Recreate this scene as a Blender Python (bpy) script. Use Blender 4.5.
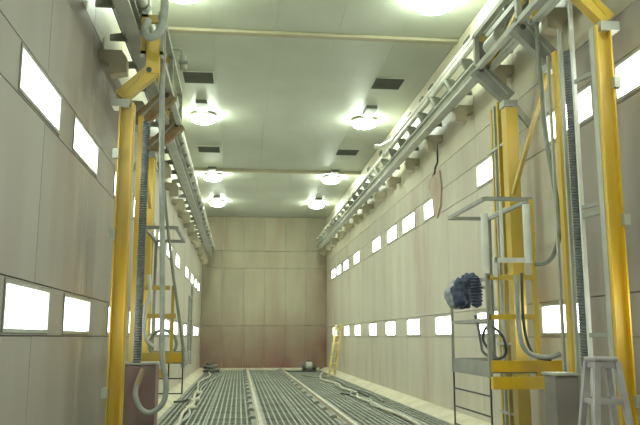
import bpy, bmesh, math, random
from mathutils import Vector, Matrix

random.seed(7)
S = bpy.context.scene
COL = S.collection
for o in list(bpy.data.objects):
    bpy.data.objects.remove(o)

# ---------------------------------------------------------------- camera
FPX = 740.0
PITCH = math.atan(124.5 / FPX)
YAW = math.atan(81.0 * math.cos(PITCH) / FPX)
cd = bpy.data.cameras.new('camera')
cd.sensor_fit = 'HORIZONTAL'
cd.sensor_width = 36.0
cd.lens = 36.0 * FPX / 640.0
cd.clip_end = 200
cam = bpy.data.objects.new('camera', cd)
cam.location = (0, 0, 1.6)
cam.rotation_euler = (math.pi / 2 + PITCH, 0, -YAW)
COL.objects.link(cam)
S.camera = cam

# ---------------------------------------------------------------- world, exposure
w = bpy.data.worlds.new('world')
S.world = w
w.use_nodes = True
w.node_tree.nodes['Background'].inputs[0].default_value = (0.8, 0.85, 0.75, 1)
w.node_tree.nodes['Background'].inputs[1].default_value = 0.02
S.view_settings.view_transform = 'Standard'
S.view_settings.look = 'None'
S.view_settings.gamma = 1.0
S.view_settings.use_curve_mapping = False
S.view_settings.exposure = 1.05
LAMP_POWER = 44.0
LAMP_COLOR = (0.93, 1.06, 0.88)
WINDOW_POWER = 4.4
WINDOW_COLOR = (0.93, 1.0, 0.96)

# ---------------------------------------------------------------- room measures (metres)
XL, XR = -1.88, 4.35
YF, YB = -5.0, 37.25
ZC = 7.6
PT = 0.08           # wall panel thickness

# ---------------------------------------------------------------- materials
def new_mat(name):
    m = bpy.data.materials.new(name)
    m.use_nodes = True
    nt = m.node_tree
    return m, nt, nt.nodes['Principled BSDF']

def paint(name, c1, c2=None, rough=0.6, metal=0.0, scale=3.0, stretch=(1, 1, 1), lo=0.4, hi=0.65,
          detail=5.0, rnd=0.0, bump=0.0, c3=None, s3=0.5, lo3=.5, hi3=.7):
    """two-tone worn paint: world-position noise picks between c1 and c2 (and dirt c3)"""
    m, nt, b = new_mat(name)
    b.inputs['Roughness'].default_value = rough
    b.inputs['Metallic'].default_value = metal
    if c2 is None:
        c2 = tuple(min(1, k * 0.8) for k in c1)
    N, L = nt.nodes, nt.links
    g = N.new('ShaderNodeNewGeometry')
    mp = N.new('ShaderNodeMapping')
    mp.inputs['Scale'].default_value = stretch
    L.new(g.outputs['Position'], mp.inputs['Vector'])
    def noise_mix(sc, a, z, col_in, colb):
        n = N.new('ShaderNodeTexNoise')
        n.inputs['Scale'].default_value = sc
        n.inputs['Detail'].default_value = detail
        L.new(mp.outputs[0], n.inputs['Vector'])
        r = N.new('ShaderNodeMapRange')
        r.inputs['From Min'].default_value = a
        r.inputs['From Max'].default_value = z
        L.new(n.outputs['Fac'], r.inputs['Value'])
        x = N.new('ShaderNodeMix')
        x.data_type = 'RGBA'
        L.new(r.outputs[0], x.inputs[0])
        if isinstance(col_in, tuple):
            x.inputs[6].default_value = (*col_in, 1)
        else:
            L.new(col_in, x.inputs[6])
        x.inputs[7].default_value = (*colb, 1)
        return x.outputs[2], n
    out, n1 = noise_mix(scale, lo, hi, c1, c2)
    if c3:
        out, _ = noise_mix(s3, lo3, hi3, out, c3)
    if rnd:
        oi = N.new('ShaderNodeObjectInfo')
        r = N.new('ShaderNodeMapRange')
        r.inputs['To Min'].default_value = 1 - rnd
        r.inputs['To Max'].default_value = 1 + rnd
        L.new(oi.outputs['Random'], r.inputs['Value'])
        h = N.new('ShaderNodeHueSaturation')
        L.new(r.outputs[0], h.inputs['Value'])
        L.new(out, h.inputs['Color'])
        out = h.outputs[0]
    L.new(out, b.inputs['Base Color'])
    if bump:
        bp = N.new('ShaderNodeBump')
        bp.inputs['Strength'].default_value = bump
        bp.inputs['Distance'].default_value = 0.01
        L.new(n1.outputs['Fac'], bp.inputs['Height'])
        L.new(bp.outputs[0], b.inputs['Normal'])
    return m

def glow(name, col, power):
    m, nt, b = new_mat(name)
    b.inputs['Base Color'].default_value = (0.8, 0.8, 0.8, 1)
    b.inputs['Emission Color'].default_value = (*col, 1)
    b.inputs['Emission Strength'].default_value = power
    return m

M = {}
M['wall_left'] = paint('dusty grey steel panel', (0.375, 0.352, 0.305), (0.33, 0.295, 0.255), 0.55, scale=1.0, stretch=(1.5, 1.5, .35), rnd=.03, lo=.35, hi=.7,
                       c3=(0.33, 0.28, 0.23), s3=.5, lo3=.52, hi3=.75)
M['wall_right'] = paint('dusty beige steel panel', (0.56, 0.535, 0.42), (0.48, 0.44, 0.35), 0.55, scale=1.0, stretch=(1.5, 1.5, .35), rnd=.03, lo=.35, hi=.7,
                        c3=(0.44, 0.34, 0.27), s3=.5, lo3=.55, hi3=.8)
M['wall_back'] = paint('tan panel with rust dust', (0.36, 0.33, 0.225), (0.30, 0.265, 0.18), 0.65, scale=.8, stretch=(2, 2, .5), rnd=.05, lo=.35, hi=.7,
                       c3=(0.29, 0.235, 0.16), s3=.45, lo3=.5, hi3=.7)
M['cream'] = paint('clean cream panel', (0.56, 0.53, 0.39), (0.50, 0.465, 0.345), 0.5, scale=1.0, rnd=.02)
M['ceiling'] = paint('grey green ceiling panel', (0.46, 0.49, 0.405), (0.415, 0.44, 0.365), 0.5, scale=.7, rnd=.004)
M['rib'] = paint('cream rib', (0.40, 0.37, 0.25), (0.36, 0.33, 0.22), 0.5)
M['seam'] = paint('seam backing', (0.24, 0.225, 0.19), (0.20, 0.19, 0.16), 0.9)
M['crack'] = paint('dark crack', (0.06, 0.055, 0.045), (0.09, 0.08, 0.06), 0.9)
M['pit'] = paint('dark pit floor', (0.235, 0.255, 0.195), (0.17, 0.185, 0.145), 0.95)
M['grating'] = paint('grey galvanised grating', (0.31, 0.33, 0.265), (0.25, 0.265, 0.215), 0.6, .2, scale=1.5, rnd=.08)
M['rail'] = paint('dusty pale steel rail', (0.55, 0.52, 0.40), (0.45, 0.42, 0.33), 0.5, .2, scale=4)
M['kerb'] = paint('cream dusty kerb', (0.64, 0.60, 0.45), (0.54, 0.49, 0.36), 0.8, scale=2)
M['frame'] = paint('window frame steel', (0.40, 0.41, 0.35), (0.33, 0.34, 0.29), 0.5)
M['yellow'] = paint('worn yellow paint', (0.68, 0.42, 0.012), (0.52, 0.33, 0.02), 0.5, scale=2.5, stretch=(1, 1, .3), c3=(0.42, 0.33, 0.12), s3=.9, lo3=.52, hi3=.8)
def dust_above(m, z0, z1, col, amt):
    nt = m.node_tree; b = nt.nodes['Principled BSDF']
    prev = b.inputs['Base Color'].links[0].from_socket
    g = nt.nodes.new('ShaderNodeNewGeometry'); sp = nt.nodes.new('ShaderNodeSeparateXYZ')
    nt.links.new(g.outputs['Position'], sp.inputs[0])
    mr = nt.nodes.new('ShaderNodeMapRange')
    mr.inputs['From Min'].default_value = z0; mr.inputs['From Max'].default_value = z1; mr.inputs['To Max'].default_value = amt
    nt.links.new(sp.outputs['Z'], mr.inputs['Value'])
    x = nt.nodes.new('ShaderNodeMix'); x.data_type = 'RGBA'
    nt.links.new(mr.outputs[0], x.inputs[0]); nt.links.new(prev, x.inputs[6]); x.inputs[7].default_value = (*col, 1)
    nt.links.new(x.outputs[2], b.inputs['Base Color'])
dust_above(M['yellow'], 1.8, 4.2, (0.50, 0.41, 0.13), .4)     # settled overspray dust on the upper lengths
M['dyellow'] = paint('dusty yellow paint', (0.58, 0.40, 0.045), (0.47, 0.34, 0.07), 0.6, scale=2.5, stretch=(1, 1, .3), c3=(0.42, 0.36, 0.19), s3=1, lo3=.5, hi3=.75)
M['pale'] = paint('dusty pale grey green steel', (0.42, 0.43, 0.35), (0.34, 0.35, 0.29), 0.55, .1, scale=3)
M['grey'] = paint('grey painted steel', (0.29, 0.30, 0.25), (0.23, 0.235, 0.20), 0.55, .1, scale=3)
M['bright'] = paint('white pipe', (0.70, 0.70, 0.60), (0.58, 0.58, 0.50), 0.35, .1)
M['silver'] = paint('silver pipe', (0.78, 0.78, 0.70), (0.62, 0.62, 0.56), 0.3, .35)
M['dark'] = paint('dark rubber', (0.05, 0.055, 0.05), (0.09, 0.09, 0.075), 0.7, scale=6)
M['bellows'] = paint('grey rubber bellows', (0.13, 0.145, 0.14), (0.19, 0.205, 0.19), 0.7, scale=6)
M['hose'] = paint('pale grey hose', (0.36, 0.38, 0.33), (0.27, 0.29, 0.25), 0.6, scale=5)
M['ghose'] = paint('green grey hose', (0.20, 0.22, 0.17), (0.26, 0.27, 0.21), 0.6, scale=5)
M['tan'] = paint('tan nozzle', (0.42, 0.33, 0.20), (0.36, 0.27, 0.16), 0.6)
M['redbox'] = paint('red brown dusty box', (0.24, 0.145, 0.125), (0.20, 0.16, 0.14), 0.7, scale=2, c3=(.28, .22, .19), s3=1.2)
M['greybox'] = paint('grey dusty box', (0.22, 0.20, 0.17), (0.18, 0.16, 0.14), 0.7, scale=2)
M['rust'] = paint('rusty plate', (0.24, 0.15, 0.06), (0.32, 0.26, 0.15), 0.7, scale=4)
M['navy'] = paint('navy cloth', (0.035, 0.05, 0.095), (0.075, 0.095, 0.14), 0.85, scale=12, bump=.6)
M['hood'] = paint('grey blue cloth', (0.22, 0.25, 0.27), (0.42, 0.44, 0.42), 0.85, scale=8, bump=.6)
M['stool'] = paint('whitish paint', (0.42, 0.40, 0.38), (0.32, 0.295, 0.29), 0.6, scale=4)
M['ladder'] = paint('yellow fibreglass', (0.60, 0.48, 0.14), (0.48, 0.38, 0.12), 0.6, scale=5)
M['vent'] = paint('dark vent steel', (0.115, 0.125, 0.10), (0.09, 0.10, 0.08), 0.7)
M['white'] = paint('white plastic', (0.66, 0.67, 0.60), (0.58, 0.59, 0.52), 0.5)
M['conduit'] = paint('dark grey conduit', (0.15, 0.155, 0.13), (0.20, 0.205, 0.17), 0.6)
M['lens'] = glow('lit lamp lens', LAMP_COLOR, LAMP_POWER)
M['pane'] = glow('lit frosted pane', WINDOW_COLOR, WINDOW_POWER)

# ---------------------------------------------------------------- mesh helpers
def world_off(o):
    v = Vector((0, 0, 0))
    while o is not None:
        v += o.location
        o = o.parent
    return v

class MB:
    """collects shapes given in world metres; build() links them as one mesh object"""
    def __init__(self):
        self.bm = bmesh.new()
        self.smooth = False
    def hull8(self, p):
        v = [self.bm.verts.new(q) for q in p]
        for f in ((0, 3, 2, 1), (4, 5, 6, 7), (0, 1, 5, 4), (1, 2, 6, 5), (2, 3, 7, 6), (3, 0, 4, 7)):
            self.bm.faces.new([v[i] for i in f])
        return self
    def box(self, x0, x1, y0, y1, z0, z1):
        if x0 > x1: x0, x1 = x1, x0
        if y0 > y1: y0, y1 = y1, y0
        if z0 > z1: z0, z1 = z1, z0
        return self.hull8([(x0, y0, z0), (x1, y0, z0), (x1, y1, z0), (x0, y1, z0),
                           (x0, y0, z1), (x1, y0, z1), (x1, y1, z1), (x0, y1, z1)])
    def bar(self, a, b, wa, wb, up=(0, 0, 1)):
        """rectangular bar from a to b, wa = width across, wb = width along 'up'"""
        a, b = Vector(a), Vector(b)
        d = (b - a).normalized()
        u = Vector(up)
        if abs(d.dot(u)) > .95:
            u = Vector((0, 1, 0))
        s = d.cross(u).normalized()
        u = s.cross(d).normalized()
        s *= wa / 2; u *= wb / 2
        return self.hull8([a - s - u, a + s - u, a + s + u, a - s + u, b - s - u, b + s - u, b + s + u, b - s + u])
    def prism(self, pts, ext):
        """polygon pts (3d) extruded by vector ext"""
        e = Vector(ext)
        a = [self.bm.verts.new(p) for p in pts]
        b = [self.bm.verts.new(Vector(p) + e) for p in pts]
        n = len(a)
        self.bm.faces.new(a[::-1]); self.bm.faces.new(b)
        for i in range(n):
            self.bm.faces.new((a[i], a[(i + 1) % n], b[(i + 1) % n], b[i]))
        return self
    def tube(self, pts, r, seg=10, cap=True):
        pts = [Vector(p) for p in pts]
        rs = r if isinstance(r, (list, tuple)) else [r] * len(pts)
        rings = []
        ref = None
        for i, p in enumerate(pts):
            d = (pts[min(i + 1, len(pts) - 1)] - pts[max(i - 1, 0)]).normalized()
            if ref is None:
                ref = Vector((1, 0, 0)) if abs(d.x) < .8 else Vector((0, 0, 1))
            s = d.cross(ref)
            if s.length < 1e-4:
                s = d.cross(Vector((0, 1, .3)))
            s.normalize()
            ref = s.cross(d).normalized()
            rings.append([self.bm.verts.new(p + (math.cos(t) * s + math.sin(t) * ref) * rs[i])
                          for t in [2 * math.pi * k / seg for k in range(seg)]])
        for a, b in zip(rings, rings[1:]):
            for k in range(seg):
                self.bm.faces.new((a[k], a[(k + 1) % seg], b[(k + 1) % seg], b[k]))
        if cap:
            self.bm.faces.new(rings[0][::-1]); self.bm.faces.new(rings[-1])
        self.smooth = True
        return self
    def lathe(self, cx, cy, prof, seg=24):
        """profile of (r, z) turned about a vertical axis"""
        rings = []
        for r, z in prof:
            if r < 1e-5:
                rings.append([self.bm.verts.new((cx, cy, z))])
            else:
                rings.append([self.bm.verts.new((cx + r * math.cos(t), cy + r * math.sin(t), z))
                              for t in [2 * math.pi * k / seg for k in range(seg)]])
        for a, b in zip(rings, rings[1:]):
            for k in range(seg):
                k2 = (k + 1) % seg
                if len(a) == 1:
                    self.bm.faces.new((a[0], b[k2], b[k]))
                elif len(b) == 1:
                    self.bm.faces.new((a[k], a[k2], b[0]))
                else:
                    self.bm.faces.new((a[k], a[k2], b[k2], b[k]))
        self.smooth = True
        return self
    def build(self, name, mat, parent=None, bevel=0.0, origin=None):
        bm = self.bm
        bmesh.ops.recalc_face_normals(bm, faces=bm.faces[:])
        off = world_off(parent) if parent else Vector((0, 0, 0))
        loc = Vector(origin) - off if origin else Vector((0, 0, 0))
        bmesh.ops.translate(bm, verts=bm.verts[:], vec=-(off + loc))
        me = bpy.data.meshes.new(name)
        bm.to_mesh(me); bm.free()
        if self.smooth:
            for p in me.polygons:
                p.use_smooth = True
            me.set_sharp_from_angle(angle=math.radians(42))
        me.materials.append(M[mat] if isinstance(mat, str) else mat)
        o = bpy.data.objects.new(name, me)
        COL.objects.link(o)
        o.location = loc
        if parent:
            o.parent = parent
        if bevel:
            md = o.modifiers.new('bevel', 'BEVEL')
            md.width = bevel; md.segments = 2; md.limit_method = 'ANGLE'
        return o

def spline(pts, n=8):
    pts = [Vector(p) for p in pts]
    P = [2 * pts[0] - pts[1]] + pts + [2 * pts[-1] - pts[-2]]
    out = []
    for i in range(1, len(P) - 2):
        for k in range(n):
            t = k / n
            a, b, c, d = P[i - 1], P[i], P[i + 1], P[i + 2]
            out.append(.5 * ((2 * b) + (c - a) * t + (2 * a - 5 * b + 4 * c - d) * t * t + (3 * b - a - 3 * c + d) * t ** 3))
    out.append(pts[-1])
    return out

def tag(o, label=None, cat=None, group=None, kind=None):
    if label: o['label'] = label
    if cat: o['category'] = cat
    if group: o['group'] = group
    if kind: o['kind'] = kind
    return o

def empty(name, loc, label, cat, group=None):
    o = bpy.data.objects.new(name, None)
    o.empty_display_size = .2
    COL.objects.link(o)
    o.location = loc
    return tag(o, label, cat, group)

def clone(o, parent, loc, name=None):
    """copy of one mesh object at a world place under a parent"""
    c = o.copy()
    COL.objects.link(c)
    c.parent = parent
    c.location = Vector(loc) - (world_off(parent) if parent else Vector((0, 0, 0)))
    return c

def struct(o, label, cat):
    return tag(o, label, cat, None, 'structure')

# ================================================================ the setting
G = 0.012   # joint between panels

# ---- floor pit and grating
floor = MB().box(XL - .2, XR + .2, YF, YB + .2, -.45, -.035).build('floor', 'pit')
struct(floor, 'grey steel grating floor of the long hall between the kerbs', 'floor')

def grating_mesh(x0, x1, ln):
    m = MB()
    m.box(x0, x1, 0, .02, -.033, 0); m.box(x0, x1, ln - .02, ln, -.033, 0)
    n = max(2, round((x1 - x0) / .112))
    st = (x1 - x0) / n
    for i in range(n + 1):
        cx = min(max(x0 + i * st, x0 + .016), x1 - .016)
        m.box(cx - .016, cx + .016, .02, ln - .02, -.033, -.002)
    for k in range(1, 5):
        y = ln * k / 5
        m.box(x0 + .03, x1 - .03, y - .012, y + .012, -.03, -.01)
    return m
GL = 1.56
lanes = [(-1.50, -.62), (-.60, .30), (.52, 1.22), (1.24, 1.94), (2.14, 2.96), (2.98, 3.96)]
for x0, x1 in lanes:
    src = None
    y = 1.2
    while y + GL < YB + .05:
        if src is None:
            src = grating_mesh(0, x1 - x0, GL - .02).build('grating_panel', 'grating', floor)
            src.location = Vector((x0, y, 0))
        else:
            c = clone(src, floor, (x0, y, 0))
        y += GL
# last strip against the back wall and the foreground apron
MB().box(XL, XR, YF, 1.2, -.035, 0).build('apron_slab', 'grating', floor)
MB().box(XL, XR, y, YB, -.035, -.002).build('end_slab', 'kerb', floor)
# ledges the rails and grating rest on
for a, b in ((.30, .52), (1.94, 2.14), (3.96, XR), (XL, -1.50)):
    MB().box(a, b, 1.2, YB, -.035, -.004).build('rail_plinth', 'grating', floor)

# ---- kerbs
k = MB().prism([(3.99, YF, 0), (XR, YF, 0), (XR, YF, .13), (4.26, YF, .12)], (0, YB - YF, 0)).build('trim_1', 'kerb')
struct(k, 'cream sloped kerb along the foot of the right wall', 'kerb')
k = MB().prism([(-1.56, YF, 0), (XL, YF, 0), (XL, YF, .13), (-1.78, YF, .12)], (0, YB - YF, 0)).build('trim_2', 'kerb')
struct(k, 'cream sloped kerb along the foot of the left wall', 'kerb')
k = MB().box(-1.55, 3.98, YB - .16, YB, 0, .10).build('trim_3', 'kerb')
struct(k, 'low cream kerb at the foot of the far wall', 'kerb')

# ---- walls
WL = 1.36           # length of one lit window
left_y = [-1.97, .08, 2.13, 4.17, 6.22, 8.27, 11.0, 13.05, 15.1, 17.15, 19.15, 21.9, 25.9, 28.9, 31.4, 33.6]  # the first few in each list lie out of view, added for light
right_up_y = [-1.6, .5, 2.5, 4.5, 6.52, 8.5, 11.7, 15.72, 18.05, 20.2, 22.65, 26.75, 29.6, 31.8, 33.75]
right_low_y = [.15, 3.1, 6.05, 9.0, 11.95, 14.92, 17.75, 20.62, 23.5, 26.65, 29.5, 33.3]
wn = [0]

def window(xface, sgn, y0, z0, z1, where):
    """lit window set flush in the wall: frame with a frosted pane behind it; sgn +1 = right wall"""
    wn[0] += 1
    d = sgn
    y1 = y0 + WL
    m = MB()
    fw = .035
    xi = xface - d * .012
    xo = xface + d * PT
    m.box(xi, xo, y0 - fw, y1 + fw, z0 - fw, z0)
    m.box(xi, xo, y0 - fw, y1 + fw, z1, z1 + fw)
    m.box(xi, xo, y0 - fw, y0, z0, z1)
    m.box(xi, xo, y1, y1 + fw, z0, z1)
    o = m.build('window_%d' % wn[0], 'frame', origin=(xface, (y0 + y1) / 2, (z0 + z1) / 2))
    struct(o, where, 'window')
    MB().box(xface + d * .03, xface + d * .05, y0, y1, z0, z1).build('pane', 'pane', o)

def side_wall(name, xface, sgn, mat, lows, ups, zlow, zup, zcream, label, side, grey_to):
    d = sgn
    back = MB().box(xface + d * PT, xface + d * (PT + .2), YF, YB + .2, -.3, ZC + .3).build(name, 'seam')
    struct(back, label, 'wall')
    pw = 2.05
    cache = {}
    def panel(y0, y1, z0, z1, mt, nm='wall_panel'):
        if y1 - y0 < .06: return
        if mt != 'cream':      # the panels nearest the camera are greyer than the rest
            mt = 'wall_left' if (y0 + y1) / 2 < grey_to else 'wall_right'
        key = (round(y1 - y0, 3), round(z1 - z0, 3), mt)
        if key not in cache:
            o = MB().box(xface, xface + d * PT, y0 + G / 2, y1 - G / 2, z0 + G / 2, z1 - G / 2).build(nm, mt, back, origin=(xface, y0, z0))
            cache[key] = o
        else:
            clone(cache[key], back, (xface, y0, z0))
    rows = [(0, zlow[0] - .06, mat), (zlow[1] + .06, zup[0] - .06, mat), (zup[1] + .06, zcream, mat), (zcream, ZC, 'cream')]
    n = int(round((YB - YF) / pw))
    st = (YB - YF) / n
    for z0, z1, mt in rows:
        for i in range(n):
            panel(YF + i * st, YF + (i + 1) * st, z0, z1, mt)
    for ys, (z0, z1), lvl in ((lows, zlow, 'lower'), (ups, zup, 'upper')):
        cur = YF
        for i, y0 in enumerate(ys):
            panel(cur, y0 - .035, z0 - .06, z1 + .06, mat, 'infill_panel')
            panel(y0 - .035, y0 + WL + .035, z0 - .06, z0 - .035, mat, 'sill_strip')
            panel(y0 - .035, y0 + WL + .035, z1 + .035, z1 + .06, mat, 'head_strip')
            window(xface, d, y0, z0, z1, 'bright lit window in the %s row of the %s wall, number %d counted from the far wall' % (lvl, side, len(ys) - i))
            cur = y0 + WL + .035
        panel(cur, YB, z0 - .06, z1 + .06, mat, 'infill_panel')
    return back

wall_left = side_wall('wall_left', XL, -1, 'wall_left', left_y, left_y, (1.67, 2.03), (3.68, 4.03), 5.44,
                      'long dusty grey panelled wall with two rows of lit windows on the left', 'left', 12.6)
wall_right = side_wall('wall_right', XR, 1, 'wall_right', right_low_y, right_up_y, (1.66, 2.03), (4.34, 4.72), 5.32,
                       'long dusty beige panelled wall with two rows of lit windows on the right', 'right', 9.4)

wall_back = MB().box(XL - .2, XR + .2, YB + .06, YB + .3, -.3, ZC + .3).build('wall_back', 'kerb')
struct(wall_back, 'tan far end wall of large panels with rust red dust towards the floor', 'wall')
# rust red dust is densest near the floor and along the sides of the end wall
mm = M['wall_back']; nt = mm.node_tree
bs = nt.nodes['Principled BSDF']
prev = bs.inputs['Base Color'].links[0].from_socket
g = nt.nodes.new('ShaderNodeNewGeometry'); sx = nt.nodes.new('ShaderNodeSeparateXYZ')
nt.links.new(g.outputs['Position'], sx.inputs[0])
r1 = nt.nodes.new('ShaderNodeMapRange')
r1.inputs['From Min'].default_value = 3.0; r1.inputs['From Max'].default_value = 0.0
nt.links.new(sx.outputs['Z'], r1.inputs['Value'])
r2 = nt.nodes.new('ShaderNodeMapRange')
r2.inputs['From Min'].default_value = 3.1; r2.inputs['From Max'].default_value = 4.4
r2.inputs['To Max'].default_value = .45
nt.links.new(sx.outputs['X'], r2.inputs['Value'])
r3 = nt.nodes.new('ShaderNodeMapRange')
r3.inputs['From Min'].default_value = 6.2; r3.inputs['From Max'].default_value = 4.2
nt.links.new(sx.outputs['Z'], r3.inputs['Value'])
mu = nt.nodes.new('ShaderNodeMath'); mu.operation = 'MULTIPLY'
nt.links.new(r2.outputs[0], mu.inputs[0]); nt.links.new(r3.outputs[0], mu.inputs[1])
ad = nt.nodes.new('ShaderNodeMath'); ad.operation = 'ADD'
nt.links.new(r1.outputs[0], ad.inputs[0]); nt.links.new(mu.outputs[0], ad.inputs[1])
nz = nt.nodes.new('ShaderNodeTexNoise'); nz.inputs['Scale'].default_value = .9; nz.inputs['Detail'].default_value = 6
nt.links.new(g.outputs['Position'], nz.inputs['Vector'])
m2 = nt.nodes.new('ShaderNodeMath'); m2.operation = 'MULTIPLY'; m2.use_clamp = True
nt.links.new(ad.outputs[0], m2.inputs[0]); nt.links.new(nz.outputs['Fac'], m2.inputs[1])
m3 = nt.nodes.new('ShaderNodeMath'); m3.operation = 'MULTIPLY'; m3.use_clamp = True
m3.inputs[1].default_value = 1.5
nt.links.new(m2.outputs[0], m3.inputs[0])
mx = nt.nodes.new('ShaderNodeMix'); mx.data_type = 'RGBA'
nt.links.new(m3.outputs[0], mx.inputs[0]); nt.links.new(prev, mx.inputs[6])
mx.inputs[7].default_value = (0.20, 0.075, 0.05, 1)
nt.links.new(mx.outputs[2], bs.inputs['Base Color'])

nc = 6
cw = (XR - XL) / nc
for z0, z1 in ((0, 2.15), (2.15, 5.0), (5.0, 5.86), (5.86, ZC)):
    src = None
    for i in range(nc):
        if src is None:
            src = MB().box(XL + G / 2, XL + cw - G / 2, YB, YB + .06, z0 + G, z1 - G).build('wall_panel', 'wall_back', wall_back, origin=(XL, YB, z0))
        else:
            clone(src, wall_back, (XL + i * cw, YB, z0))
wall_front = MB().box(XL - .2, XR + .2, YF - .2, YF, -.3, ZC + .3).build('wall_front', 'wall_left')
struct(wall_front, 'plain grey end wall behind the camera', 'wall')

# ---- ceiling
ceiling = MB().box(XL - .2, XR + .2, YF, YB + .3, ZC + .03, ZC + .2).build('ceiling', 'seam')
struct(ceiling, 'grey green panelled ceiling with cross ribs and lamps', 'ceiling')
ribs_y = [1.75, 14.0, 26.35]
edges = [YF, 1.75, 7.9, 14.0, 20.2, 26.35, 31.8, YB]
nx = 5
cx = (XR - XL) / nx
for a, b in zip(edges, edges[1:]):
    src = None
    for i in range(nx):
        if src is None:
            src = MB().box(XL + .002, XL + cx - .002, a + .002, b - .002, ZC, ZC + .03).build('ceiling_panel', 'ceiling', ceiling, origin=(XL, a, ZC))
        else:
            clone(src, ceiling, (XL + i * cx, a, ZC))
for i, (y, h) in enumerate(zip(ribs_y, (.07, .07, .10))):
    r = MB().box(XL, XR, y - .09, y + .09, ZC - h, ZC).build('trim_%d' % (4 + i), 'rib', bevel=.02)
    struct(r, ['ceiling rib across the hall above the camera', 'pale cream ceiling rib across the hall in front of the nearest vents',
               'ceiling rib across the hall just before the two farthest lamp pairs'][i], 'rib')

# ================================================================ ceiling lamps and vents
lamp_words = {4.6: 'overhead, nearest the camera', 12.15: 'second nearest the camera, before the cream rib',
              19.7: 'just beyond the nearest vents', 27.3: 'just beyond the dark rib', 32.8: 'nearest the far wall'}
def lamp(x, y, side):
    t = empty('ceiling_lamp', (x, y, ZC), 'round glowing ceiling lamp in the %s row, %s' % (side, lamp_words[y]), 'lamp', 'round ceiling lamps')
    MB().box(x - .14, x + .14, y - 1.25, y - .50, ZC - .09, ZC).build('ballast_box', 'conduit', t)
    MB().tube([(x, y - .52, ZC - .045), (x, y - .3, ZC - .045)], .025, 8).build('conduit', 'grey', t)
    MB().lathe(x, y, [(.0, ZC), (.30, ZC), (.345, ZC - .03), (.345, ZC - .085), (.335, ZC - .09), (0.0, ZC - .085)]).build('housing', 'pale', t)
    MB().lathe(x, y, [(.335, ZC - .088), (.34, ZC - .12), (.315, ZC - .19), (.22, ZC - .235), (0, ZC - .25)]).build('lens', 'lens', t)
for y in lamp_words:
    lamp(-1.07, y, 'left'); lamp(3.37, y, 'right')

def vent(x, y, label):
    t = empty('ceiling_vent', (x, y, ZC), label, 'vent', 'ceiling vents')
    wx, wy = .34, .37
    MB().box(x - wx, x + wx, y - wy, y + wy, ZC - .004, ZC).build('backing', 'vent', t)
    m = MB()
    f = .03
    m.box(x - wx - f, x + wx + f, y - wy - f, y - wy, ZC - .025, ZC); m.box(x - wx - f, x + wx + f, y + wy, y + wy + f, ZC - .025, ZC)
    m.box(x - wx - f, x - wx, y - wy, y + wy, ZC - .025, ZC); m.box(x + wx, x + wx + f, y - wy, y + wy, ZC - .025, ZC)
    m.build('frame', 'ceiling', t)
    src = None
    for i in range(8):
        yy = y - wy + (i + .5) * wy / 4
        if src is None:
            src = MB().bar((x - wx, yy, ZC - .02), (x + wx, yy, ZC - .02), .055, .006, up=(0, .5, 1)).build('slat', 'vent', t, origin=(x, yy, ZC - .02))
        else:
            clone(src, t, (x, yy, ZC - .02))
vent(-1.05, 16.75, 'dark ceiling vent in front of the left lamp, nearer of the left two')
vent(3.43, 16.7, 'dark ceiling vent in front of the right lamp, nearer of the right two')
vent(-1.07, 23.5, 'dark ceiling vent before the dark rib on the left, farther of the left two')
vent(3.43, 23.4, 'dark ceiling vent before the dark rib on the right, farther of the right two')

# ================================================================ crane rails along the walls
def crane_rail(W, d, zt, label, pipemat, pr=.055, phase=13.16, drop=.80):
    """rail on wall W; d = +1 right wall; u is the distance from the wall into the room; zt = height of the top pipe"""
    X = lambda u: W - d * u
    t = empty('crane_rail', (X(.45), 20, zt - .5), label, 'rail')
    y0, y1 = 4.5, 36.6
    m = MB()
    m.box(X(.50), X(.47), y0, y1, zt - .56, zt - .36)
    m.box(X(.56), X(.38), y0, y1, zt - .58, zt - .55)
    m.box(X(.56), X(.38), y0, y1, zt - .37, zt - .345)
    m.build('beam', 'pale', t)
    MB().box(X(.26), X(.245), y0, 19.0, zt - .34, zt - .10).build('darkening_plate', 'conduit', t)  # dark plate added to darken the gap behind the gussets
    segs = [(y0, 9.4), (9.5, 14.2), (14.3, 19.0), (19.3, 24.5), (24.6, 30.4), (30.5, y1)]
    for a, b in segs:
        p = MB().tube([(X(.52), a, zt), (X(.52), b, zt)], pr, 10).build('pipe', pipemat, t)
        MB().tube([(X(.52), b - .06, zt), (X(.52), b + .10, zt)], pr + .02, 10).build('coupling', 'pale', p)
    MB().tube([(X(.30), y0, zt - .06), (X(.30), y1, zt - .06)], .045, 8).build('conduit', 'conduit', t)
    MB().tube([(X(.20), y0, zt - .14), (X(.20), y1, zt - .14)], .035, 8).build('conduit', 'conduit', t)
    src = None
    y = 5.6
    while y < y1:
        if src is None:
            src = MB().prism([(X(.58), y, zt - .05), (X(.58), y, zt - .12), (X(.47), y, zt - .34), (X(.05), y, zt - .34),
                              (X(.05), y, zt - .26), (X(.28), y, zt - .22), (X(.40), y, zt - .05)], (0, .05, 0)).build('gusset', 'grey', t, origin=(X(0), y, zt))
        else:
            clone(src, t, (X(0), y, zt))
        y += 1.06
    src = None
    y = phase - 2.13 * 3
    while y < y1:
        zb = zt - drop
        if src is None:
            src = MB().prism([(X(.35), y, zb), (X(.35), y, zb + .20), (X(.28), y, zb + .30), (X(0.0), y, zb + .30), (X(0.0), y, zb + .16), (X(.13), y, zb + .12), (X(.13), y, zb - .04)],
                             (0, .20, 0)).build('support_bracket', 'tanpaint', t, bevel=.006, origin=(X(0), y, zb))
        else:
            clone(src, t, (X(0), y, zb))
        y += 2.13
    return t
M['tanpaint'] = paint('cream tan dusty steel', (0.48, 0.44, 0.31), (0.38, 0.34, 0.24), 0.6, scale=3)
rail_r = crane_rail(XR, 1, 6.45, 'long overhead travelling rail with white pipe and gussets along right wall', 'bright')
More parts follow.
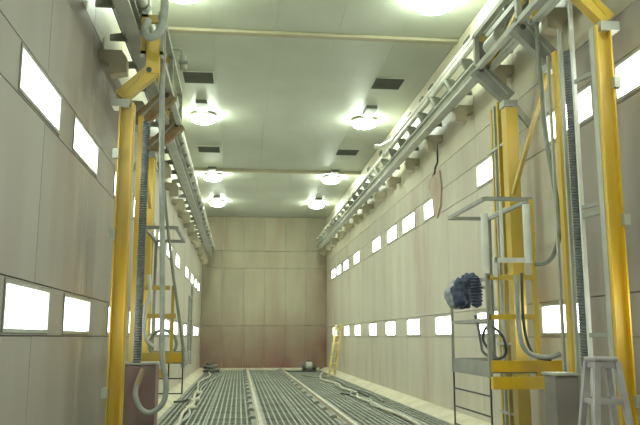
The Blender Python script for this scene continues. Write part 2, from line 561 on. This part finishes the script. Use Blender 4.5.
crane_rail(XL, -1, 5.95, 'long overhead travelling rail with silver pipe and gussets along left wall', 'silver', .10, 15.85, .93)
# white pipe lying on the right rail, its end bent out towards the room
MB().tube(spline([(3.86, 4.5, 6.56), (3.84, 12.0, 6.56), (3.82, 17.4, 6.56), (3.78, 18.2, 6.56), (3.66, 18.65, 6.56), (3.50, 18.8, 6.57)], 6), .06, 10).build('air_pipe', 'bright', rail_r)

# ================================================================ lifts
def lift(W, d, dy, zo, label, boxmat, bx, basket, near_side):
    """wall-hung man lift. d=+1 right wall. dy shifts along the hall, zo shifts the overhead parts."""
    X = lambda u: W - d * u
    Y = lambda v: v + dy
    t = empty('work_lift', (X(.5), Y(8.5), 0), label, 'lift', 'travelling work lifts')
    # --- overhead trolley frame
    zt0, zt1 = 5.62 + zo, 6.15 + zo
    fr = MB()
    for u in (.82, .62):
        for z in (zt0, zt1):
            fr.box(X(u - .04), X(u + .04), Y(7.3), Y(10.5), z - .04, z + .04)
    trolley = fr.build('trolley_frame', 'pale', t)
    for v in (7.34, 8.7, 10.42):
        MB().box(X(.86), X(.79), Y(v - .04), Y(v + .04), zt0, zt1).build('post', 'pale', trolley)
        MB().box(X(.66), X(.58), Y(v - .04), Y(v + .04), zt0, zt1).build('post', 'dyellow', trolley)
        MB().box(X(.80), X(.60), Y(v - .03), Y(v + .03), zt1 - .10, zt1).build('cross_tie', 'dyellow', trolley)
    MB().box(X(.80), X(.56), Y(10.40), Y(10.44), zt0, zt1).build('end_plate', 'greybox', trolley)
    for a, b in ((7.34, 8.7), (10.42, 8.7)):
        MB().bar((X(.64), Y(a), zt0), (X(.64), Y(b), zt1), .04, .06).build('lacing', 'dyellow', trolley)
    for v in (7.4, 9.6):
        mo = MB().tube([(X(.74), Y(v), zt0 + .2), (X(.74), Y(v + .45), zt0 + .2)], .11, 14).build('drive_motor', 'pale', trolley)
        MB().tube([(X(.58), Y(v + .2), zt1 + .02), (X(.40), Y(v + .2), zt1 + .02)], .10, 14).build('wheel', 'grey', trolley)
    # --- brackets from trolley down to the columns
    for v, mt, ua, za, ub, zb in ((7.35, 'yellow', .76, 5.44, .36, 5.05), (8.75, 'grey', .84, 5.58, .36, 5.12), (10.42, 'grey', .84, 5.62, .34, 5.16)):
        if mt == 'grey' and not near_side: mt = 'rust'
        a = (X(ua), Y(v), za + zo); b = (X(ub), Y(v), zb + zo)
        br = MB().bar(a, b, .13, .17 if mt == 'yellow' else .22).build('bracket', mt, t)
        MB().bar((X(ua - .04), Y(v - .072), za + zo + .05), (X(ub + .04), Y(v - .072), zb + zo + .05), .014, .03).build('flange', 'dyellow' if mt == 'yellow' else 'pale', br)
        MB().tube([(X(ua - .06), Y(v - .09), za + zo - .04), (X(ua - .06), Y(v + .09), za + zo - .04)], .035, 10).build('pin', 'dark', br)
        MB().box(X(ub + .12), X(ub - .09), Y(v - .1), Y(v + .1), zb + zo - .14, zb + zo - .04).build('cap_plate', 'pale', br)
    MB().box(X(.82), X(.66), Y(7.27), Y(7.43), 5.36 + zo, 5.86 + zo).build('hanger_plate', 'yellow', t)
    # --- near column: I-section
    uc, vc, h = .445, 7.35, .085
    top = 4.97 + zo
    m = MB()
    m.box(X(uc - h), X(uc + h), Y(vc - .022), Y(vc - .0), 0.02, top)
    m.box(X(uc + h), X(uc + h - .018), Y(vc - h), Y(vc + h), 0.02, top)
    m.box(X(uc - h), X(uc - h + .018), Y(vc - h), Y(vc + h), 0.02, top)
    col = m.build('column', 'yellow', t)
    MB().box(X(uc + h + .006), X(uc + h), Y(vc - .02), Y(vc + h), 0.02, top).build('edge_strip', 'pale' if near_side else 'yellow', col)  # pale on the right lift: light on the flange edge put into the colour
    for z in (.9, 2.75, 4.25 + zo):
        MB().box(X(uc - h - .05), X(uc - h + .02), Y(vc - .12), Y(vc - .05), z, z + .12).build('clamp', 'pale', col)
    MB().box(X(uc + .16), X(uc - .16), Y(vc - .16), Y(vc + .16), 0, .02).build('base_plate', 'grey', col)
    # --- second mast leg: pale channel with pipes beside it
    if near_side:
        MB().box(X(.60), X(.56), Y(8.06), Y(8.10), .02, top + .3).build('slim_post', 'pale', t)
        MB().box(X(.57), X(.53), Y(7.80), Y(7.84), .02, top + .5).build('slim_post', 'white', t)
        MB().box(X(.58), X(.55), Y(8.44), Y(8.48), .02, top + .1).build('slim_post', 'pale', t)
        for z in (1.62, 2.93, 3.03, 4.5):
            MB().bar((X(uc + .03), Y(vc + .07), z), (X(.55), Y(7.82), z), .03, .045).build('crossbar', 'grey', t)
    # --- bellows
    ub, vb = (.56 if near_side else .61), 7.93
    z, prof = (1.20 if near_side else 1.28), []
    zb1 = top - .05
    n = int((zb1 - z) / .032)
    for i in range(n):
        prof += [(.040, z + i * .032), (.056, z + i * .032 + .016)]
    MB().lathe(X(ub), Y(vb), [(0, z)] + prof + [(.04, zb1), (0, zb1)], 12).build('bellows', 'bellows', t)
    # --- yellow guide rail and its strip
    ug, vg = (.53, 8.32) if near_side else (.495, 8.23)
    MB().box(X(ug + .03), X(ug - .03), Y(vg - .05), Y(vg + .05), (.02 if near_side else 1.28), top + .1).build('guide_rail', 'dyellow', t)
    # --- far column and slim risers
    m = MB()
    vf = 10.42
    m.box(X(.35 - .09), X(.35 + .09), Y(vf - .11), Y(vf - .09), .02, 5.0 + zo)
    m.box(X(.35 + .09), X(.35 + .07), Y(vf - .09), Y(vf + .09), .02, 5.0 + zo)
    m.box(X(.35 - .09), X(.35 - .07), Y(vf - .09), Y(vf + .09), .02, 5.0 + zo)
    m.build('column', 'dyellow', t)
    for u, v, mt in ((.40, 10.72, 'dyellow'), (.38, 10.95, 'pale'), (.36, 11.12, 'dyellow')):
        MB().box(X(u + .03), X(u - .03), Y(v - .03), Y(v + .03), .02, 5.2 + zo).build('riser_post', mt, t)
    for z in (.5, 1.5, 2.5, 3.5, 4.5):
        MB().box(X(.42), X(.34), Y(10.45), Y(11.14), z - .02, z + .02).build('tie_bar', 'pale', t)
    # long brace between the masts
    MB().bar((X(.42), Y(8.72), 5.1 + zo), (X(.42), Y(10.2), 3.66), .05, .07).build('brace', 'dyellow', t)
    MB().bar((X(.30), Y(10.36), 5.05 + zo), (X(.02), Y(10.36), 4.7 + zo), .06, .09).build('brace', 'pale', t)
    # --- machinery box under the bellows
    x0, x1, ya, yb_, zbx = bx
    bo = MB().box(x0, x1, ya, yb_, .0, zbx).build('machine_box', boxmat, t, bevel=.01)
    MB().box(min(x0, x1) - .02, max(x0, x1) + .02, ya - .02, yb_ + .02, zbx, zbx + .025).build('box_lid', 'pale', bo)
    # --- basket
    ra, rb, yn, yf, zf, zcan = basket      # room side x, wall side x, near y, far y, floor z, canopy z
    bf = MB().box(ra, rb, yn, yf, zf, zf + .03).build('basket_floor', 'grey', t)
    e = .05
    def P(nm, mt, a, b, wa, wb):
        return MB().bar(a, b, wa, wb).build(nm, mt, bf)
    # floor beams
    P('floor_beam', 'yellow', (ra, yn, zf + .09), (X(.30), yn, zf + .09), .06, .14)
    P('toe_plate', 'grey', (ra, yn, zf + .05), (ra, yf, zf + .05), .02, .20)
    P('toe_plate', 'grey', (ra, yf, zf + .05), (rb, yf, zf + .05), .02, .20)
    rc = ra if near_side else ra - .15          # canopy stands back from the edge on the left lift
    P('post', 'grey', (ra, yn, zf - .06), (ra, yn, zf + (1.25 if near_side else .22)), .05, .05)
    P('post', 'grey', (ra, yf, zf - .06), (ra, yf, zf + 1.22), .035, .035)
    P('post', 'dyellow', (rb, yn, zf - .06), (rb, yn, zcan), .055, .055)
    P('post', 'grey', (rb, yf, zf - .06), (rb, yf, zcan), .045, .045)
    if near_side:
        P('lower_beam', 'yellow', (ra - d * .02, yn - .10, zf - .11), (X(.48), yn - .10, zf - .11), .10, .15)
        for z, mt in ((zf + .66, 'grey'), (zf + 1.18, 'grey')):
            P('rail', mt, (ra, yn, z), (ra, yf, z), .04, .045)
            P('rail', mt, (ra, yf, z), (rb, yf, z), .04, .045)
        for z in (zf + .70, zf + 1.20):
            P('rail', 'yellow' if z < zf + 1 else 'dyellow', (ra, yn, z), (rb, yn, z), .05, .065)
        # pale U-shaped stirrup with two white tubes
        xa, xb = ra + d * .10, rb - d * .14
        P('stirrup', 'white', (xa, yn - .02, zf + 1.42), (xb, yn - .02, zf + 1.42), .05, .06)
        P('stirrup', 'white', (xa, yn - .02, zf + 1.20), (xa, yn - .02, zf + 1.45), .05, .05)
        P('stirrup', 'white', (xa + .12, yn + .02, zf + 1.42), (xa + .12, yn + .02, zcan), .035, .035)
        MB().tube([(ra - d * .01, yn, zf + 1.30), (ra - d * .01, yn, zf + 2.02)], .045, 12).build('light_tube', 'white', bf)
        MB().tube([(rb - d * .07, yn - .02, zf + 1.38), (rb - d * .07, yn - .02, zf + 2.15)], .05, 12).build('light_tube', 'white', bf)
        for z in (zf - .28, zf - .53, zf - .78):
            P('step_rod', 'dark', (ra, yn, z), (ra, yf, z), .018, .018)
        for y in (yn + .02, yf):
            P('hanger_rod', 'dark', (ra, y, zf), (ra, y, zf - .80), .02, .02)
    else:
        P('lower_beam', 'yellow', (-1.22, yn - .06, zf - .13), (-1.04, yn - .06, zf - .13), .10, .12)
        P('rail', 'dyellow', (rb, yn, zf + 1.09), (-1.02, yn, zf + 1.09), .05, .065)
        P('rail', 'yellow', (rb, yn, zf + .68), (-.92, yn, zf + .68), .05, .065)
        P('post', 'dyellow', (-.97, yn, zf), (-.97, yn, zf + 1.12), .045, .045)
        for z in (zf + .66, zf + 1.02):
            P('rail', 'grey', (ra, yn + 1.0, z), (ra, yf, z), .03, .03)
        P('post', 'grey', (ra, yn + 1.0, zf), (ra, yn + 1.0, zf + 1.02), .03, .03)
        for z in (zf - .21, zf - .42):
            P('step_rod', 'dark', (-1.3, yn, z), (ra, yn, z), .018, .018)
        for x in (ra, -1.0):
            P('hanger_rod', 'dark', (x, yn, zf), (x, yn, zf - .43), .02, .02)
    # canopy frame
    for a, b in (((rc, yn), (rb, yn)), ((rc, yf), (rb, yf)), ((rc, yn), (rc, yf)), ((rb, yn), (rb, yf))):
        P('canopy_bar', 'grey', (a[0], a[1], zcan), (b[0], b[1], zcan), .045, .05)
    return t, bf

lift_r, basket_r = lift(XR, 1, 0.0, 0.0, 'tall yellow and grey work lift with basket standing against the right wall', 'greybox',
                        (3.40, 3.66, 7.85, 8.15, 1.19), (3.13, 3.75, 9.15, 10.78, 1.15, 3.37), True)
lift_l, basket_l = lift(XL, -1, 1.75, -.50, 'tall yellow work lift with red brown box standing against the left wall', 'redbox',
                        (-1.48, -1.06, 9.95, 10.35, 1.25), (-.80, -1.42, 11.05, 12.65, 1.22, 3.20), False)

# ================================================================ hoses on the lifts
def hose(name, pts, r, mat, label, cat='hose', n=8, seg=10):
    o = MB().tube(spline(pts, n), r, seg).build(name, mat)
    return tag(o, label, cat)

h = hose('air_hose', [(3.72, 8.62, 5.6), (3.74, 8.6, 4.7), (3.76, 8.58, 4.04), (3.80, 8.46, 3.22), (3.80, 8.44, 2.85), (3.80, 8.6, 2.62), (3.80, 8.85, 2.52), (3.78, 9.15, 2.52)],
         .03, 'ghose', 'dark green hose hanging from the right lift trolley into its basket')
h = hose('air_hose', [(3.47, 9.06, 2.36), (3.46, 9.0, 2.2), (3.46, 9.0, 1.8), (3.50, 9.0, 1.5), (3.62, 8.98, 1.38), (3.80, 8.9, 1.36), (3.92, 8.85, 1.40)],
         .030, 'hose', 'pale grey hose bending along the floor of the right lift basket')
h = hose('cable', [(3.55, 9.05, 2.4), (3.54, 9.05, 1.9), (3.58, 9.05, 1.55), (3.68, 9.03, 1.36), (3.84, 8.95, 1.32)],
         .018, 'dark', 'thin dark cable curving beside the pale hose in the right basket')
h = hose('cable', [(3.36, 10.4, 1.9), (3.34, 10.2, 1.7), (3.30, 10.0, 1.5), (3.26, 9.8, 1.4), (3.30, 9.5, 1.32), (3.42, 9.4, 1.38), (3.36, 9.3, 1.6), (3.28, 9.6, 1.75), (3.3, 9.9, 1.55), (3.4, 9.6, 1.3), (3.5, 9.4, 1.22)],
         .018, 'dark', 'tangled dark cable looped inside the right lift basket')
h = hose('air_hose', [(-1.02, 9.0, 5.9), (-1.04, 9.25, 5.0), (-1.04, 9.5, 4.0), (-1.02, 9.75, 2.9), (-.99, 9.78, 2.0), (-.97, 9.78, 1.35), (-.91, 9.8, 1.0), (-.94, 9.8, .78), (-1.08, 9.8, .66), (-1.21, 9.8, .70), (-1.29, 9.82, .86), (-1.28, 9.84, 1.02)],
         .036, 'hose', 'long pale grey hose looping down beside the left lift', n=10)
hn = MB().tube([(-1.28, 9.84, 1.00), (-1.215, 9.85, 1.20)], [.04, .03], 10).build('nozzle', 'tan', h)
hn['label'] = 'tan nozzle at the hose end'
h = hose('air_hose', [(-1.15, 11.0, 3.8), (-1.09, 11.0, 3.3), (-.99, 11.0, 2.6), (-.88, 11.0, 1.95), (-.80, 11.0, 1.45), (-.79, 11.0, 1.25)],
         .022, 'ghose', 'dark grey hose slanting down to the outer corner of the left basket')
h = hose('air_hose', [(-1.32, 11.0, 2.5), (-1.30, 11.0, 2.2), (-1.36, 11.0, 1.95), (-1.34, 11.0, 1.6), (-1.2, 11.0, 1.45)],
         .03, 'white', 'short white hose curling behind the left lift bellows')
# hose coil on the left basket floor
m = MB()
cxx, cyy = -1.12, 11.35
pts = []
for i in range(73):
    a = i / 72 * 4 * 2 * math.pi
    pts.append((cxx + .20 * math.cos(a), cyy - .05 + .04 * math.sin(a * .5), 1.50 + .20 * math.sin(a)))
o = m.tube(pts, .024, 8).build('coiled_hose', 'ghose')
tag(o, 'dark coil of hose standing on the left basket floor', 'hose')
# green grey looped hose at the top of the left lift
hose('air_hose', [(-1.00, 8.85, 6.0), (-1.0, 8.8, 5.5), (-1.05, 8.75, 5.28), (-1.14, 8.75, 5.22), (-1.22, 8.8, 5.30), (-1.20, 8.9, 5.5)], .05, 'hose',
     'thick grey hose bend at the head of the left lift')
# small valve cluster by the left trolley
t = empty('valve', (-.98, 10.3, 5.45), 'small pale valve assembly sticking out at the left lift trolley', 'valve')
MB().tube([(-1.05, 10.3, 5.70), (-.93, 10.3, 5.70), (-.88, 10.3, 5.66), (-.87, 10.3, 5.56)], .022, 8).build('pipe_elbow', 'pale', t)
MB().tube([(-.87, 10.3, 5.60), (-.86, 10.3, 5.38)], .05, 10).build('valve_body', 'pale', t)
MB().tube([(-.93, 10.25, 5.48), (-.80, 10.25, 5.48)], .03, 8).build('valve_handle', 'grey', t)

# ================================================================ hood hung on the right basket rail
t = empty('blasting_hood', (3.1, 9.95, 2.28), 'blue grey cloth blasting hood with dark ribbed neck on the right basket rail', 'hood')
def blob(cx, cy, cz, rx, ry, rz, mat, name, seed, amp):
    bm = bmesh.new()
    bmesh.ops.create_icosphere(bm, subdivisions=4, radius=1)
    from mathutils import noise
    for v in bm.verts:
        n = noise.noise(v.co * 2.2 + Vector((seed, 0, 0))) + .5 * noise.noise(v.co * 5 + Vector((seed, 3, 0)))
        k = 1 + amp * n
        v.co = Vector((cx + v.co.x * rx * k, cy + v.co.y * ry * k, cz + v.co.z * rz * k))
    m = MB(); m.bm.free(); m.bm = bm; m.smooth = True
    return m.build(name, mat, t)
blob(3.04, 10.26, 2.19, .14, .29, .21, 'hood', 'hood_shell', 1.3, .16)
blob(3.05, 9.98, 2.19, .14, .20, .215, 'navy', 'cape', 4.1, .24)
blob(3.10, 9.80, 2.36, .11, .22, .09, 'navy', 'collar', 9.1, .3)
prof = []
for i in range(9):
    z = 2.36 - i * .042
    prof += [(.085 + .012 * (i % 2) - .003 * abs(i - 4), z), (.060, z - .021)]
MB().lathe(3.08, 9.46, [(0, 2.38)] + prof + [(0, 1.97)], 16).build('ribbed_neck', 'navy', t)

# ================================================================ stool in the right foreground
t = empty('stool', (3.20, 6.3, 0), 'tall whitish four legged stool in front of the right yellow column', 'stool')
zt = 1.43
MB().box(3.02, 3.235, 6.14, 6.36, zt - .035, zt).build('seat', 'stool', t, bevel=.01)
MB().box(3.035, 3.245, 6.155, 6.365, zt - .09, zt - .035).build('apron', 'stool', t)
cs = [(3.05, 6.17), (3.23, 6.17), (3.23, 6.35), (3.05, 6.35)]
ft = []
for x, y in cs:
    fx = x + (x - 3.14) * 1.7; fy = y + (y - 6.26) * 1.2
    ft.append((fx, fy))
    MB().bar((x, y, zt - .04), (fx, fy, 0), .05, .05, up=(0, 1, 0)).build('leg', 'stool', t)
for zz in (1.06, .55):
    k = (zt - .04 - zz) / (zt - .04)
    q = [(a + (c - a) * k, b + (e - b) * k) for (a, b), (c, e) in zip(cs, ft)]
    for i in range(4):
        a, b = q[i], q[(i + 1) % 4]
        MB().bar((*a, zz), (*b, zz), .025, .045).build('stretcher', 'stool', t)

# ================================================================ ladder leaning on the right wall at the far end
t = empty('ladder', (3.85, 31, 0), 'yellow ladder leaning against the right wall near the far end', 'ladder')
fa, fb = Vector((3.66, 30.55, 0.02)), Vector((3.94, 30.9, 0.06))
ta, tb = Vector((4.02, 31.0, 2.10)), Vector((4.30, 31.35, 2.14))
for a, b in ((fa, ta), (fb, tb)):
    MB().bar(a, b, .045, .085, up=(1, 0, 0)).build('side_rail', 'ladder', t)
for i in range(7):
    k = (i + .7) / 7.4
    MB().tube([fa.lerp(ta, k), fb.lerp(tb, k)], .022, 8).build('rung', 'ladder', t)

# ================================================================ small machine by the far wall
t = empty('floor_machine', (3.28, 35.3, 0), 'small grey drum shaped machine with dark ends near the far wall', 'machine')
MB().tube([(3.14, 35.3, .26), (3.18, 35.3, .26), (3.40, 35.3, .26), (3.44, 35.3, .26)], [.16, .20, .20, .16], 18).build('drum', 'pale', t)
for a, b in ((2.98, 3.14), (3.44, 3.62)):
    MB().tube([(a, 35.3, .22), (b, 35.3, .22)], .13, 14).build('end_cap', 'dark', t)
MB().box(2.96, 3.64, 35.12, 35.48, 0, .09).build('skid', 'dark', t)
MB().tube(spline([(3.2, 35.3, .42), (3.22, 35.3, .50), (3.36, 35.3, .50), (3.38, 35.3, .42)], 5), .02, 8).build('handle', 'dark', t)
hose('cable', [(2.97, 35.2, .03), (2.6, 35.0, .02), (2.3, 35.3, .02), (2.2, 36.2, .02)], .018, 'dark', 'dark cable trailing left from the small drum machine')

# ================================================================ floor rails
def floor_rail(x, label):
    t = empty('floor_rail', (x, 20, 0), label, 'rail', 'floor rails')
    m = MB()
    m.box(x - .055, x + .055, 1.2, YB - .17, 0, .018)
    m.box(x - .012, x + .012, 1.2, YB - .17, .018, .075)
    m.box(x - .035, x + .035, 1.2, YB - .17, .075, .11)
    m.build('rail_profile', 'rail', t)
    src = None
    y = 2.0
    while y < YB - .4:
        for s in (-1,):
            if src is None:
                cx0 = x + s * .125
                src = MB().prism([(cx0 - .065, y, 0), (cx0 + .065, y, 0), (cx0 + .065, y, .045), (cx0, y, .06), (cx0 - .065, y, .035)], (0, .26, 0)).build('rail_clip', 'grey', t, origin=(cx0, y, 0))
            else:
                clone(src, t, (x + s * .125, y, 0))
        y += 1.65
floor_rail(.41, 'pale steel rail set in the grating, the left of the two floor rails')
floor_rail(2.04, 'pale steel rail set in the grating, the right of the two floor rails')

# ================================================================ hoses on the floor
hose('floor_hose', [(3.72, 33.5, .04), (3.25, 30.0, .04), (3.10, 27.6, .04), (3.34, 25.4, .04), (3.20, 23.2, .04), (3.34, 21.4, .04), (3.12, 19.6, .04), (3.22, 18.0, .04), (3.20, 16.6, .04), (3.28, 15.2, .04), (3.26, 13.8, .04), (3.1, 11.0, .04), (3.1, 8.7, .04)],
     .035, 'rail', 'longer pale hose snaking over the grating beside the right kerb', n=10)
hose('floor_hose', [(2.9, 28.6, .035), (3.35, 26.6, .035), (3.18, 24.4, .035), (3.36, 22.4, .04), (3.08, 20.6, .04), (3.30, 18.8, .04), (3.10, 17.4, .04), (3.34, 16.0, .035), (3.38, 14.4, .035), (3.34, 12.6, .035), (3.25, 10.2, .035)],
     .03, 'hose', 'shorter grey hose twisting around the pale hose by the right kerb', n=10)
hose('floor_hose', [(2.6, 31.5, .03), (3.1, 29.8, .03), (3.5, 29.4, .03), (3.2, 28.0, .03), (3.6, 26.9, .03), (3.5, 24.0, .03), (3.7, 21.0, .03), (3.55, 18.4, .03)],
     .025, 'ghose', 'thin dark hose zigzagging on the grating near the ladder')
hose('floor_hose', [(2.9, 21.3, .03), (3.1, 20.6, .04), (3.35, 20.9, .07), (3.5, 20.2, .03)], .022, 'dark', 'short dark hose end lying across the right hoses')
hose('floor_hose', [(-1.3, 33.8, .05), (-1.15, 31.0, .04), (-1.36, 27.0, .04), (-1.20, 23.0, .04), (-1.16, 20.5, .04), (-1.05, 18.4, .04), (-1.14, 16.2, .04), (-1.06, 14.0, .04), (-1.1, 11.6, .04)],
     .035, 'rail', 'pale hose lying along the left kerb towards the far corner', n=10)
hose('floor_hose', [(-.7, 32.4, .03), (-.95, 28.5, .03), (-1.15, 24.4, .035), (-1.02, 21.0, .035), (-1.12, 18.0, .035), (-.98, 15.6, .035), (-1.18, 13.2, .035)],
     .028, 'hose', 'grey hose twisting beside the pale hose on the left grating', n=10)
hose('floor_hose', [(-1.52, 18.6, .06), (-1.35, 19.2, .03), (-1.15, 19.4, .06), (-1.0, 19.9, .03)], .025, 'dark', 'short dark hose branch crossing to the left kerb')
for x, y, z, r in ((-1.08, 19.2, .05, 0), (-1.06, 17.1, .05, 0), (-1.13, 21.4, .05, 0)):
    o = MB().tube([(x - .10, y - .1, .05), (x + .10, y + .16, .05)], .055, 10).build('hose_coupling', 'rail')
    tag(o, 'pale hose coupling on the left floor hoses, %s' % ({19.2: 'middle of three', 17.1: 'nearest of three', 21.4: 'farthest of three'}[y]), 'coupling')
# heap of coiled hose in the far left corner
t = empty('hose_heap', (-1.22, 34.4, 0), 'dark heap of coiled hose in the far left corner', 'hose')
for i, (r, z, ox, oy, tilt) in enumerate(((.34, .06, 0, 0, .0), (.30, .13, .04, .05, .1), (.27, .20, -.03, 0, -.15), (.22, .28, .03, -.04, .2), (.18, .34, -.02, .02, -.3))):
    pts = [(-1.22 + ox + r * math.cos(a), 34.4 + oy + r * math.sin(a), z + tilt * r * math.cos(a) * .8 + .03) for a in [2 * math.pi * k / 28 for k in range(29)]]
    MB().tube(pts, .045, 8).build('coil', 'dark' if i % 2 == 0 else 'ghose', t)

# ================================================================ torn wall coating on the right wall
m = MB()
xw = XR
m.prism([(xw, 15.55, 5.22), (xw, 16.35, 5.20), (xw, 16.5, 5.02), (xw, 16.2, 4.75), (xw, 16.15, 4.36), (xw, 15.85, 4.20), (xw, 15.55, 4.42), (xw, 15.42, 4.8)], (-.035, 0, 0))
M['peel'] = paint('peeled brown coating', (0.46, 0.37, 0.28), (0.52, 0.45, 0.34), .8, scale=3)
m.build('torn_flap', 'peel', wall_right)
m = MB()
zz = [(15.72, 5.9), (15.72, 5.45), (15.95, 5.36), (15.98, 5.26), (16.22, 5.20), (16.30, 5.06)]
for a, b in zip(zz, zz[1:]):
    m.bar((xw, a[0], a[1]), (xw, b[0], b[1]), .03, .06, up=(1, 0, 0))
m.build('crack', 'crack', wall_right)
# small fixing slots along the upper right wall
src = None
for y in (13.2, 16.0, 16.9, 18.2, 20.6, 22.2, 24.5):
    if src is None:
        src = MB().box(XR, XR - .02, y, y + .38, 7.28, 7.38).build('slot_plate', 'vent', wall_right, origin=(XR, y, 7.3))
    else:
        clone(src, wall_right, (XR, y, 7.3))
